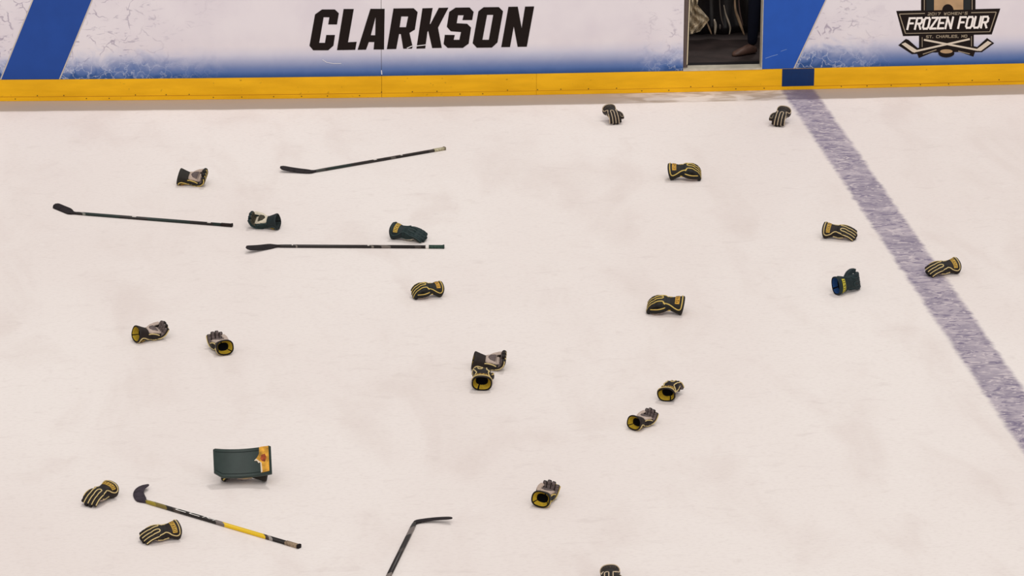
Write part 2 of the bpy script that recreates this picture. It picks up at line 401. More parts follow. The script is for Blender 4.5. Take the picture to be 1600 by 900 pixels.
FONT = {'F': [[(0,0),(0,1),(1,1)],[(0,.52),(.8,.52)]], 'R': [[(0,0),(0,1),(.8,1),(1,.85),(1,.6),(.8,.48),(0,.48)],[(.5,.48),(1,0)]],
 'O': [[(0,.15),(0,.85),(.2,1),(.8,1),(1,.85),(1,.15),(.8,0),(.2,0),(0,.15)]], 'Z': [[(0,1),(1,1),(0,0),(1,0)]],
 'E': [[(1,1),(0,1),(0,0),(1,0)],[(0,.5),(.8,.5)]], 'N': [[(0,0),(0,1),(1,0),(1,1)]], 'U': [[(0,1),(0,.15),(.2,0),(.8,0),(1,.15),(1,1)]],
 '2': [[(0,1),(.8,1),(1,.85),(1,.6),(0,.2),(0,0),(1,0)]], '0': [[(0,0),(0,1),(1,1),(1,0),(0,0)]], '1': [[(.2,.8),(.5,1),(.5,0)]], '7': [[(0,1),(1,1),(.4,0)]],
 'W': [[(0,1),(.25,0),(.5,.8),(.75,0),(1,1)]], 'M': [[(0,0),(0,1),(.5,.35),(1,1),(1,0)]], "'": [[(.4,1),(.4,.7)]],
 'S': [[(1,1),(.15,1),(0,.85),(0,.65),(.15,.52),(.85,.48),(1,.35),(1,.15),(.85,0),(0,0)]], 'T': [[(0,1),(1,1)],[(.5,1),(.5,0)]],
 'C': [[(1,1),(.2,1),(0,.85),(0,.15),(.2,0),(1,0)]], 'H': [[(0,0),(0,1)],[(1,0),(1,1)],[(0,.5),(1,.5)]],
 'A': [[(0,0),(.4,1),(.6,1),(1,0)],[(.2,.35),(.8,.35)]], 'L': [[(0,1),(0,0),(1,0)]], ',': [[(.5,.1),(.35,-.2)]], '.': [[(.4,0),(.4,.12)]], ' ': []}
def text_quads(s, p0, p1, h, wd, slant=.2, gap=.32, mapf=None, narrow=1.0):
    """block lettering along p0->p1; returns polygons"""
    W = [(.45 if c in "1',." else .55 if c == ' ' else 1.0) for c in s]; tot = sum(W)+gap*(len(s)-1); out = []
    dx, dy = p1[0]-p0[0], p1[1]-p0[1]; x = 0
    for c, cw in zip(s, W):
        for st in FONT[c]:
            P = []
            for a, b_ in st:
                u = (x+a*cw)/tot
                P.append((p0[0]+dx*u+slant*h*b_, p0[1]+dy*u-h*b_))
            for a, b_ in zip(P, P[1:]):
                d = (b_[0]-a[0], b_[1]-a[1]); Ln = math.hypot(*d) or 1; ee = wd*.45
                a2 = (a[0]-d[0]/Ln*ee, a[1]-d[1]/Ln*ee); b2 = (b_[0]+d[0]/Ln*ee, b_[1]+d[1]/Ln*ee)
                out.append(gs(a2, b2, wd))
        x += cw+gap
    return out
layer('logo_lettering', text_quads('FROZEN FOUR', (212, 425), (1372, 400), 158, 29, .22, .42), M_wht, 3, 'white slanted words FROZEN FOUR')
layer('logo_lettering', text_quads("2017 WOMEN'S", (515, 222), (1090, 208), 34, 9, .15, .5), M_line, 3, "small grey words 2017 WOMEN'S")
layer('logo_lettering', text_quads('ST. CHARLES, MO', (490, 556), (1085, 545), 34, 9, .1, .45), M_line, 3, 'small grey words ST. CHARLES, MO')

# kick plate
kick = empty('baseboard_back'); kick['kind'] = 'structure'; kick['label'] = 'yellow kick plate along the foot of the boards'
PX0, PX1 = 0.0, .3048
for a, b_ in [(-13, JX-.0015), (JX+.0015, JX2-.001), (JX2+.001, 9)]:
    mb = MB(); strip(mb, a, b_, 0, B1, .001, .2032); mb.build('kick_plate', M_kick, kick)
mb = MB(); strip(mb, PX0, PX1, -.003, .0, .036, .2036); mb.build('blue_line_mark', M_navy, kick, label='dark blue square marking the line on the kick plate')
mb = MB(); strip(mb, -13, JX, -.0012, 0, .040, .0435); strip(mb, JX, PX0, -.0010, 0, .040, .0425); strip(mb, PX1, 9, -.0012, 0, .030, .034)
mb.build('plate_groove', mat('groove_ochre', (186, 124, 10), .6), kick)
mb = MB(); x = -9
while x < 4:
    z = .022 if int(x*7) % 2 else .052
    if not (PX0-.05 < x < PX1+.05): mb.box(x-.004, x+.004, path(x)-.003, path(x), z-.004, z+.004)
    x += .2+.1*random.random()
s_ = mb.build('screws', M_screw, kick); s_['kind'] = 'stuff'

# ---- gate opening
door = empty('door_1'); door['kind'] = 'structure'; door['label'] = 'open gate gap in the boards showing the dark bench area'
mb = MB(); strip(mb, DX0, DX1, -.004, .135, .2034, .222); mb.build('threshold', M_alu, door, label='pale metal threshold strip')
mb = MB(); mb.box(DX0+.001, DX0+.05, .06, .16, .222, TOP); mb.build('gate_post', mat('post_brown', (96, 82, 78), .7), door)
a_, b_ = bp(1077.5, 0), bp(1074.5, 92)
mb = MB(); v, f = tube([(b_[0], .05, .225+.03), (a_[0]+.01, .05, TOP)], .0055); mb.add(v, f); mb.build('gate_edge_strip', mat('pale_strip', (214, 200, 170), .4), door)
mb = MB(); mb.box(DX1-.006, DX1, .0, .11, .222, TOP); mb.build('gate_frame', M_alu, door)
mb = MB(); mb.box(-3, 2.5, .15, 3.2, 0, .2); o = mb.build('floor', mat('bench_floor', (52, 42, 40), .7, .3, .35, 5, bump=.3)); o['kind'] = 'structure'
mb = MB(); mb.box(-3, 2.5, 1.75, 1.85, .2, 1.5); o = mb.build('wall_bench', mat('bench_wall', (14, 12, 14), .7)); o['kind'] = 'structure'
# black mat strip behind the threshold
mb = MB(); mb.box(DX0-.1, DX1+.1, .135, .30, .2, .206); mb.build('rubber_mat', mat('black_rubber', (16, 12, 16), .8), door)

# ---- dark plastic sheeting hanging over the bench
def sheet(x0, x1, y, z0, z1, amp, seed, zvar, m, name, parent, label=None, nx=60, nz=16, th=.004):
    rnd = random.Random(seed); ph = [rnd.random()*6.28 for _ in range(8)]
    def pt(i, k, o):
        u = i/nx; t = k/nz; x = x0+(x1-x0)*u
        zb = z0+zvar*(.5+.5*math.sin(u*9+ph[0]))*(.6+.4*math.sin(u*23+ph[1]))
        z = zb+(z1-zb)*t
        d = amp*(math.sin(u*19+ph[2]+1.2*math.sin(t*3+ph[3]))+.5*math.sin(u*47+ph[4]+2*t)+.35*math.sin(t*11+u*13+ph[5]))
        return (x+.35*amp*math.sin(t*5+u*11+ph[6]), y+d+o, z)
    v = [pt(i, k, 0) for i in range(nx+1) for k in range(nz+1)]; n = len(v); v += [pt(i, k, th) for i in range(nx+1) for k in range(nz+1)]
    f = []
    for i in range(nx):
        for k in range(nz):
            a = i*(nz+1)+k; q = (a, a+nz+1, a+nz+2, a+1); f.append(q); f.append(tuple(n+j for j in q[::-1]))
    ed = [i*(nz+1) for i in range(nx+1)]
    for a, b_ in zip(ed, ed[1:]): f.append((a, n+a, n+b_, b_))
    return obj(name, v, f, m, parent, True, None, label)
def bz(u, v, Y):
    d = (u-800)/FOC*AX-(v-450)/FOC*AY+AF; return CAM+(Y-CAM[1])/d[1]*d
drape = empty('plastic_sheet', (-.5, 1.3, .2)); tag(drape, 'black shiny plastic sheeting hanging in folds behind the open gate', 'sheet')
zl = bz(1120, 56, 1.15)[2]
M_bpl = mat('black_plastic', (16, 13, 14), .28, .5, .3, 6)
sh = sheet(-1.1, .7, 1.2, zl, 1.45, .035, 3, .06, M_bpl, 'hanging_fold', None); sh.parent = drape; sh.matrix_parent_inverse = Matrix.Translation((.5, -1.3, -.2))
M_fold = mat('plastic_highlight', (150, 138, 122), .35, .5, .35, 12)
M_fold2 = mat('tan_highlight', (150, 124, 98), .4, .5, .3, 12)
def fold(pts, r, m, Y=1.08):  # reflections on the plastic folds, painted as pale strands
    P = [bz(u, v, Y) for u, v in pts]; P = smoothpath(P, 4); n = len(P)
    rr = [r*(.35+.65*math.sin(PI*(i+.6)/(n+.2))) for i in range(n)]
    v, f = tube(P, rr, 8); v = [(x+.5, y-1.3, z-.2) for x, y, z in v]
    mb = MB(); mb.add(v, f); return mb.build('fold_highlight', m, drape, True)
fold([(1124, -10), (1125, 12), (1127, 28), (1131, 42)], .007, mat('dim_highlight', (84, 76, 70), .4))
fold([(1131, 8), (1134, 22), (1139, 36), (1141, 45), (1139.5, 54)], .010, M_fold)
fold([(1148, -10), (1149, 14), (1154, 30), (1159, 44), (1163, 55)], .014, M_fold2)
fold([(1154, -10), (1155, 10), (1157, 24), (1161, 40)], .007, mat('dim_highlight2', (96, 76, 70), .4))
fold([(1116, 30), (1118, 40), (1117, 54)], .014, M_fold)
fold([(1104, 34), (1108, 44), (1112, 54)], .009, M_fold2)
fold([(1125, 38), (1125, 46)], .009, mat('dim_highlight', (84, 76, 70), .4))
# pale crumpled sheet at the left
pale = empty('plastic_sheet', (-.85, .95, .2)); tag(pale, 'pale crumpled plastic sheet bunched at the left side of the gate gap', 'sheet')
M_pale = mat('pale_plastic', (190, 174, 148), .35, .4, .25, 14, bump=.6)
def pale_sheet():
    rnd = random.Random(5); nx, nz = 22, 22; v = []
    Lp = [(1077, -8), (1078, 20), (1078, 40), (1078, 54)]; Rp = [(1092, -8), (1090, 8), (1109, 30), (1094, 49)]
    def ip(P, t):
        t *= len(P)-1; i = min(int(t), len(P)-2); t -= i; return (P[i][0]*(1-t)+P[i+1][0]*t, P[i][1]*(1-t)+P[i+1][1]*t)
    for s in (0, 1):
        for i in range(nx+1):
            for k in range(nz+1):
                a, b_ = ip(Lp, k/nz), ip(Rp, k/nz); u = i/nx
                uu = a[0]*(1-u)+b_[0]*u; vv = a[1]*(1-u)+b_[1]*u
                d = .035*math.sin(u*9+k*.4)+.025*math.sin(k*.9-u*14)+.012*math.sin(u*31+k*1.3)
                p = bz(uu, vv, .95+d); v.append((p[0]+.85, p[1]-.95+s*.005, p[2]-.2))
    f = []; n = (nx+1)*(nz+1)
    for i in range(nx):
        for k in range(nz):
            a = i*(nz+1)+k; q = (a, a+1, a+nz+2, a+nz+1); f.append(q); f.append(tuple(n+j for j in q[::-1]))
    return obj('crumpled_sheet', v, f, M_pale, pale, False)
pale_sheet()

# ---- the person behind the gate (only a leg shows)
def skin(name, joints, edges, m, parent, root=0):
    me = bpy.data.meshes.new(name); me.from_pydata([j[0] for j in joints], edges, []); o = bpy.data.objects.new(name, me); col.objects.link(o); o.parent = parent
    md = o.modifiers.new('skin', 'SKIN'); md.use_smooth_shade = True
    sv = me.skin_vertices[0].data
    for i, j in enumerate(joints): sv[i].radius = j[1] if isinstance(j[1], tuple) else (j[1], j[1]); sv[i].use_root = (i == root)
    s = o.modifiers.new('sub', 'SUBSURF'); s.levels = 2; s.render_levels = 2
    me.materials.append(m); return o
fx, fy = bz(1176, 84, .62)[0], .58
person = empty('person', (fx, fy, .2)); tag(person, 'person in dark navy trousers and brown shoes standing behind the open gate', 'person')
J = [((0.12,0,.95),(.15,.11)), ((0.12,0,1.15),(.13,.10)), ((.12,0,1.35),(.16,.11)), ((.12,0,1.50),(.06,.06)), ((.12,-.02,1.62),(.085,.1)), ((.12,-.01,1.72),(.06,.07)),
     ((.02,0,.85),(.085,.09)), ((.0,.0,.48),(.062,.065)), ((-.01,.02,.08),(.045,.05)),
     ((.22,0,.85),(.085,.09)), ((.24,.0,.48),(.062,.065)), ((.25,.02,.08),(.045,.05)),
     ((-.06,0,1.40),(.055,.055)), ((-.12,.02,1.12),(.042,.042)), ((-.10,-.08,.88),(.03,.03)),
     ((.30,0,1.40),(.055,.055)), ((.36,.02,1.12),(.042,.042)), ((.34,-.08,.88),(.03,.03))]
E_ = [(0,1),(1,2),(2,3),(3,4),(4,5),(0,6),(6,7),(7,8),(0,9),(9,10),(10,11),(2,12),(12,13),(13,14),(2,15),(15,16),(16,17)]
M_nvy = mat('navy_cloth', (10, 13, 26), .85, .15, .2, 10)
skin('body', J, E_, M_nvy, person)
M_shoe = mat('brown_leather', (84, 60, 50), .5, .4, .2, 20)
for sx, yw in ((-.02, -2.75), (.25, -1.9)):
    rings = []
    for t, wv, hv, zz in [(0, .018, .02, .035), (.03, .036, .045, .048), (.08, .038, .05, .052), (.14, .043, .038, .04), (.2, .045, .028, .03), (.245, .036, .02, .022), (.265, .012, .01, .014)]:
        rings.append(ring((t-.06, 0, zz), (0, 1, 0), (0, 0, 1), wv, min(hv, zz), 2.6, 14))
    v, f = loft(rings); c_, s_ = math.cos(yw), math.sin(yw)
    v = [(p[0]*c_-p[1]*s_+sx, p[0]*s_+p[1]*c_+.02, p[2]) for p in v]
    mb = MB(); mb.add(v, f); mb.build('shoe', M_shoe, person, True)
hm = MB(); v, f = loft([ring((.12, .0, 1.66+k*.02), (1, 0, 0), (0, 1, 0), r_, r_*1.1, 2, 14) for k, r_ in enumerate([.08, .095, .1, .098, .088, .065, .03])]); hm.add(v, f)
hm.build('hair', mat('brown_hair', (40, 28, 22), .8), person, True)

# ------------------------------------------------------------------ hockey gloves
STY = {
 'plain': dict(body=(30, 25, 22), fing=(30, 22, 18), cuff=(38, 32, 28), pipe=(196, 176, 148), pipe2=(150, 134, 112), lining=(60, 50, 34), patch=(60, 50, 42), palm=(184, 166, 154), palm2=(96, 84, 82), ink=(34, 28, 26)),
 'black': dict(body=(26, 20, 18), fing=(28, 20, 16), cuff=(30, 20, 16), pipe=(206, 184, 128), pipe2=(196, 168, 96), lining=(168, 140, 34), patch=(188, 152, 62), palm=(184, 166, 154), palm2=(96, 84, 82), ink=(92, 58, 22)),
 'gold':  dict(body=(28, 28, 26), fing=(26, 24, 20), cuff=(30, 26, 18), pipe=(206, 178, 96), pipe2=(210, 178, 92), lining=(186, 156, 40), patch=(206, 156, 56), palm=(180, 160, 146), palm2=(92, 80, 78), ink=(84, 52, 20)),
 'green': dict(body=(20, 38, 38), fing=(22, 40, 42), cuff=(22, 34, 36), pipe=(44, 60, 60), pipe2=(60, 76, 74), lining=(30, 40, 40), patch=(196, 160, 64), palm=(206, 196, 176), palm2=(60, 56, 44), ink=(60, 50, 30)),
 'teal':  dict(body=(24, 38, 40), fing=(26, 40, 44), cuff=(22, 36, 38), pipe=(30, 48, 50), pipe2=(30, 48, 50), lining=(20, 62, 112), patch=(196, 184, 60), palm=(20, 60, 108), palm2=(24, 56, 96), ink=(34, 40, 24)),
}
def smo(t): t = max(0., min(1., t)); return t*t*(3-2*t)
def make_bend(curl):
    js = [(.062, .42*curl), (.100, .36*curl), (.135, .22*curl)]
    n = 300; x0, x1 = .03, .20; dx = (x1-x0)/n; C = [(x0, 0.)]; T = [0.]
    for i in range(n):
        x = x0+dx*(i+.5); th = sum(a*smo((x-j+.014)/.028) for j, a in js)
        C.append((C[-1][0]+math.cos(th)*dx, C[-1][1]-math.sin(th)*dx)); T.append(th)
    def F(p, k=1.0):
        x, y, z = p
        if x <= x0: return np.array([x, y, z])
        i = min(n, (x-x0)/dx); i0 = int(i); a = i-i0; i1 = min(n, i0+1)
        cx = C[i0][0]*(1-a)+C[i1][0]*a; cz = C[i0][1]*(1-a)+C[i1][1]*a; th = T[i0]*(1-a)+T[i1]*a
        return np.array([cx+math.sin(th)*z, y, cz+math.cos(th)*z])
    return F
YS = [.046, .0155, -.0155, -.046]; TIPS = [.158, .172, .168, .150]
X3, Y3, Z3 = np.array([1., 0, 0]), np.array([0, 1., 0]), np.array([0, 0, 1.])
BODY = [(-.040, .044, .034), (-.025, .052, .038), (-.012, .056, .040), (-.004, .053, .037), (.006, .060, .042), (.022, .063, .042), (.032, .061, .039), (.044, .063, .039), (.060, .062, .034), (.078, .058, .026), (.088, .050, .016)]
CUFF = [(-.022, .050, .038), (-.040, .056, .043), (-.065, .062, .049), (-.090, .068, .056), (-.110, .073, .061), (-.119, .073, .061)]
def interp(tab, x):
    if x <= min(t[0] for t in tab): return min(tab)[1:]
    if x >= max(t[0] for t in tab): return max(tab)[1:]
    tb = sorted(tab)
    for a, b_ in zip(tb, tb[1:]):
        if a[0] <= x <= b_[0]:
            t = (x-a[0])/(b_[0]-a[0]); return tuple(a[k]*(1-t)+b_[k]*t for k in (1, 2))
def surf(x, ang, off=0., n=2.5):
    """ang 0 = back of the hand, +90 = thumb side"""
    cw, ch = interp(CUFF, x) if x < -.03 else (0, 0)
    bw, bh = interp(BODY, x) if x > -.04 else (0, 0)
    hw, hh = max(cw, bw)+off, max(ch, bh)+off
    a = R(90-ang); ca, sa = math.cos(a), math.sin(a)
    return np.array([x, math.copysign(abs(ca)**(2/n), ca)*hw, math.copysign(abs(sa)**(2/n), sa)*hh])
def glove_parts(hand, curl, style, thumb_in=0.):
    """list of (name, verts, faces, materials, material indices) in glove space, fingers along +X, back of hand +Z"""
    S = STY[style]; F = make_bend(R(curl)); out = []
    mk = lambda k, **q: mat(style+'_'+k, S[k], **q)
    mB = mk('body', rough=.6, var=.25, bump=.4); mF = mk('fing', rough=.6, var=.25); mC = mk('cuff', rough=.6, var=.2)
    mP = mk('palm', rough=.7, var=.12, scale=60); mP2 = mk('palm2', rough=.75, var=.35, scale=50)
    mL = mk('lining', rough=.8, var=.15, scale=60); mPi = mk('pipe', rough=.6, var=.1); mPa = mk('patch', rough=.6, var=.2, scale=90); mI = mk('ink', rough=.6)
    mPi2 = mk('pipe2', rough=.6, var=.1)
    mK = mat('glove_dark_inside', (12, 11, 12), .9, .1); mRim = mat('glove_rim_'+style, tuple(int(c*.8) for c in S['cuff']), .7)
    def emit(name, v, f, mats, mi=None, lab=None, bend=True):
        v = [F(p) if bend else np.asarray(p, float) for p in v]
        out.append((name, v, f, mats, mi, lab))
    # hand body
    v, f = loft([ring((x, 0, 0), Y3, Z3, a, b_, 2.5, 28) for x, a, b_ in BODY])
    mi = [0]*len(f)
    emit('hand_body', v, f, [mB], mi)
    # palm patch under the body, with a grey worn centre
    pr = [ring((x, 0, -b_+.012), Y3, Z3, a*.86, .0185, 3, 24) for x, a, b_ in [(-.03, .048, .036), (-.01, .056, .040), (.02, .060, .042), (.05, .060, .040), (.075, .056, .032), (.09, .050, .022)]]
    v, f = loft(pr); emit('palm', v, f, [mP], None)
    wv = [ring((x, 0.004, z), Y3, Z3, a, .006, 2.2, 16) for x, a, z in [(-.012, .012, -.0430), (.005, .034, -.0460), (.035, .046, -.0460), (.06, .044, -.0405), (.080, .020, -.033)]]
    v, f = loft(wv); emit('palm_overlay', v, f, [mP2], None)
    # fingers: three padded rolls each
    for y, tip in zip(YS, TIPS):
        st = .034; rings = []
        prof = [(st, .75), (st+.012, 1.)]; js = (.074, .106, .136)
        for j in js:
            if j < tip-.012: prof += [(j-.006, 1.0), (j-.001, .86), (j+.001, .86), (j+.006, 1.0)]
        prof += [(tip-.012, .98), (tip-.005, .82), (tip, .45)]
        for x, k in prof:
            yy = y*(1+.10*max(0, x-.06)/.1)
            rings.append(ring((x, yy, .010-.02*max(0, x-.05)), Y3, Z3, .0152*(.6+.4*k), .0195*k, 2.9, 16))
        v, f = loft(rings); N = 16; mi = []
        for q in f:
            c = sum(np.asarray(v[i]) for i in q)/len(q); mi.append(1 if c[2] < -.001-.0 and len(q) == 4 else 0)
        emit('finger', v, f, [mF, mP2], mi)
    # thumb
    tp = smoothpath([(-.012, .030, -.006), (.022, .064-.01*thumb_in, -.014), (.056, .079-.03*thumb_in, -.024-.012*thumb_in), (.088, .080-.05*thumb_in, -.034-.02*thumb_in), (.104, .076-.055*thumb_in, -.040-.022*thumb_in)], 4)
    rings = []; n = len(tp)
    for i, p in enumerate(tp):
        t = tp[min(i+1, n-1)]-tp[max(i-1, 0)]; t /= np.linalg.norm(t); U = np.cross(Z3, t); U /= np.linalg.norm(U); V = np.cross(t, U)
        u = i/(n-1); k = 1 if u < .85 else math.sqrt(max(.05, 1-((u-.85)/.16)**2)); k *= (.93 if abs(u-.5) < .05 else 1)
        rings.append(ring(p, U, V, .021*k, .024*k, 2.6, 16))
    v, f = loft(rings); mi = []
    for q in f:
        c = sum(np.asarray(v[i]) for i in q)/len(q); i = q[0]//16; mi.append(1 if len(q) == 4 and c[2] < tp[min(i, n-1)][2]-.011 else 0)
    emit('thumb', v, f, [mF, mP], mi, None, False)
    # cuff: hollow flared shell
    def cr(x, a, b_, n_=2.5): return ring((x, 0, 0), Y3, Z3, a, b_, n_, 32)
    def slant(r): return [np.array([p[0]-.10*p[2]*smo((-p[0]-.06)/.06), p[1], p[2]]) for p in r]
    outer = [slant(cr(*c)) for c in CUFF]+[slant(cr(-.123, .067, .055))]
    v, f = loft(outer, False, False); f = [q[::-1] for q in f]; emit('cuff', v, f, [mC], None, None, False)
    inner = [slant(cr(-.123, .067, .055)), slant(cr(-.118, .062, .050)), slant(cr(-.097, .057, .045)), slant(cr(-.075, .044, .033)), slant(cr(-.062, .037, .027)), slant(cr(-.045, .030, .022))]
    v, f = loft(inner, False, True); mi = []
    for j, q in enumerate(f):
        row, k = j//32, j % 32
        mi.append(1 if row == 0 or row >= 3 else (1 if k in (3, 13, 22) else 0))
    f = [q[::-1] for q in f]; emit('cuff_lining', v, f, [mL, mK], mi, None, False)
    # gold patch on the back of the cuff, with marks
    def wrap(x0, x1, a0, a1, off, nx=3, na=10):
        v = []
        for s in (off, off-.004):
            for i in range(nx+1):
                for k in range(na+1):
                    x = x0+(x1-x0)*i/nx; p = surf(x, a0+(a1-a0)*k/na, s); p[0] -= .10*p[2]*smo((-p[0]-.06)/.06); v.append(p)
        n = (nx+1)*(na+1); f = []
        for i in range(nx):
            for k in range(na):
                a = i*(na+1)+k; q = (a, a+1, a+na+2, a+na+1); f.append(q); f.append(tuple(n+j for j in q[::-1]))
        for i in range(nx):
            for k in (0, na):
                a = i*(na+1)+k; f.append((a, a+na+1, n+a+na+1, n+a))
        for k in range(na):
            for a in (k, nx*(na+1)+k): f.append((a, a+1, n+a+1, n+a))
        return v, f
    v, f = wrap(-.058, -.088, -62, 40, .003); emit('cuff_patch', v, f, [mPa], None, 'gold patch', False)
    mbg = MB(); rg = random.Random(11)
    for k in range(6):
        a = -52+k*15
        for xa, xb, aa, ab in [(-.063, -.083, a, a+3), (-.063, -.066, a, a+9), (-.071, -.074, a, a+8) if k % 2 else (-.080, -.083, a, a+9)]:
            v, f = wrap(xa, xb, aa, ab, .0042, 1, 2); mbg.add(v, f)
    emit('patch_lettering', mbg.v, mbg.f, [mI], None, None, False)
    # piping
    PR = .0044
    def onback(x, y):
        hw, hh = interp(BODY, x) if x <= .088 else (0, 0)
        zb = hh*(max(0, 1-abs(y/hw)**2.5))**(1/2.5) if hw and abs(y) < hw else 0
        zf = .0235 if x > .045 else 0
        return np.array([x, y*(1+.10*max(0, x-.06)/.1) if x > .06 else y, max(zb, zf-.02*max(0, x-.05))+.0015])
    def cs(x, a): p = surf(x, a, .001); p[0] -= .10*p[2]*smo((-p[0]-.06)/.06); return p
    P = MB()
    def line(pts, bend=True, r=PR):
        pts = smoothpath(pts, 5); pts = [F(p) for p in pts] if bend else pts
        v, f = tube(pts, r, 8); P.add(v, f)
    for y, xs, xe in ((.031, .030, .158), ):
        line([onback(xs+(xe-xs)*t/8, y) for t in range(9)])
    U = [onback(.150-(.150-.05)*t/6, 0.0) for t in range(7)]+[onback(.036, -.004), onback(.030, -.0155), onback(.036, -.027)]+[onback(.05+(.148-.05)*t/6, -.031) for t in range(7)]
    line(U)
    line([surf(-.036, -62, .001), surf(-.02, -48, .001), surf(-.004, -44, .001), surf(.016, -50, .001), surf(.036, -56, .001), surf(.052, -66, .0)]+[np.array([x, -.0615*(1+.10*max(0, x-.06)/.1), .018-.02*max(0, x-.05)]) for x in (.07, .09, .11, .13, .142)])
    line([cs(-.105, 70)]+[cs(-.105, a) for a in (50, 25, 0, -25, -50, -72)]+[cs(-.098, -84), cs(-.085, -88), cs(-.064, -84), cs(-.046, -74), cs(-.036, -62)], False)
    line([cs(-.105, 70), cs(-.099, 82), cs(-.085, 86), cs(-.062, 80), cs(-.04, 68), surf(-.02, 54, .001), surf(.0, 46, .001), surf(.018, 42, .001), onback(.030, .031)], False)
    line([onback(.030, .031), surf(.022, 44, .0015), surf(.012, 52, .0015)], False)
    line([surf(-.034, -112, .001), surf(-.012, -118, .001), surf(.012, -118, .001), surf(.036, -114, .001), surf(.056, -106, .001)], True)
    line([surf(-.034, 112, .001), surf(-.020, 122, .002), surf(-.006, 128, .002)], True)
    emit('piping', P.v, P.f, [mPi], None, None, False)
    # piping loop on the thumb
    P = MB(); Q = []
    for side in (1, -1):
        seq = list(range(3, n-1)) if side == 1 else list(range(n-2, 2, -1))
        for i in seq:
            t = tp[min(i+1, n-1)]-tp[max(i-1, 0)]; t /= np.linalg.norm(t); U_ = np.cross(Z3, t); U_ /= np.linalg.norm(U_); V = np.cross(t, U_)
            u = i/(n-1); k = 1 if u < .85 else math.sqrt(max(.05, 1-((u-.85)/.16)**2))
            Q.append(tp[i]+(U_*side*.014+V*.0215)*k)
    v, f = tube(Q, .0038, 8); P.add(v, f); emit('thumb_piping', P.v, P.f, [mPi2], None, None, False)
    if hand < 0:
        res = []
        for name, v, f, m_, mi, lab in out:
            res.append((name, [np.array([p[0], -p[1], p[2]]) for p in v], [tuple(q)[::-1] for q in f], m_, mi, lab))
        out = res
    return out
def rotm(yaw, pitch, roll):
    cz, sz, cy, sy, cx, sx = math.cos(R(yaw)), math.sin(R(yaw)), math.cos(R(pitch)), math.sin(R(pitch)), math.cos(R(roll)), math.sin(R(roll))
    Rz = np.array([[cz, -sz, 0], [sz, cz, 0], [0, 0, 1]]); Ry = np.array([[cy, 0, sy], [0, 1, 0], [-sy, 0, cy]]); Rx = np.array([[1, 0, 0], [0, cx, -sx], [0, sx, cx]])
    return Rz, Ry@Rx
def settle(allv, box, k_lo=.86, k_hi=1.12):
    """scale and ground position so that the thing covers the stretch of ice it covers in the photo"""
    x0, y0, x1, y1 = box; c = np.array([(x0+x1)/2, (y0+y1)/2]); k = 1.0; loc = unp(*c); loc[2] = 0
    for it in range(6):
        q = proj(allv*k+loc); mn, mx = q.min(0), q.max(0)
        if it < 3: k *= (((x1-x0)+(y1-y0))/((mx-mn)[0]+(mx-mn)[1])); k = max(k_lo, min(k_hi, k)); q = proj(allv*k+loc); mn, mx = q.min(0), q.max(0)
        m_ = (mn+mx)/2; a = unp(*m_); b_ = unp(*c); loc[:2] += (b_-a)[:2]
    return k, loc, (mx-mn)
def glove(box, hand, yaw, pitch, roll, curl, style, label, thumb_in=0., krange=(.86, 1.12), group='hockey gloves thrown on the ice'):
    parts = glove_parts(hand, curl, style, thumb_in)
    raw = np.concatenate([np.array(p[1]) for p in parts]); lo, hi = -50., 50.   # rests on cuff and fingertips
    for _ in range(24):
        md = (lo+hi)/2; q = raw@rotm(0, md, roll)[1].T; front = q[raw[:, 0] > .03, 2].min(); rear = q[raw[:, 0] < -.05, 2].min()
        if front > rear: lo = md
        else: hi = md
    Rz, T = rotm(yaw, md+pitch, roll)
    allv = np.concatenate([np.array(p[1]) for p in parts])@T.T
    ctr = np.array([(allv[:, 0].min()+allv[:, 0].max())/2, (allv[:, 1].min()+allv[:, 1].max())/2, allv[:, 2].min()])
    k, loc, got = settle((allv-ctr)@Rz.T, box, *krange)
    root = empty('hockey_glove', tuple(loc), R(yaw)); tag(root, label, 'glove', group)
    made = {}
    for name, v, f, m_, mi, lab in parts:
        vv = (np.array(v)@T.T-ctr)*k
        par = {'patch_lettering': 'cuff_patch', 'thumb_piping': 'thumb', 'cuff_lining': 'cuff', 'palm_overlay': 'palm'}.get(name)
        nm = {'patch_lettering': 'lettering', 'thumb_piping': 'piping'}.get(name, name)
        o = obj(nm, vv, f, m_, made.get(par, root), name not in ('patch_lettering', 'cuff_patch'), mi)
        made[name] = o
    return root
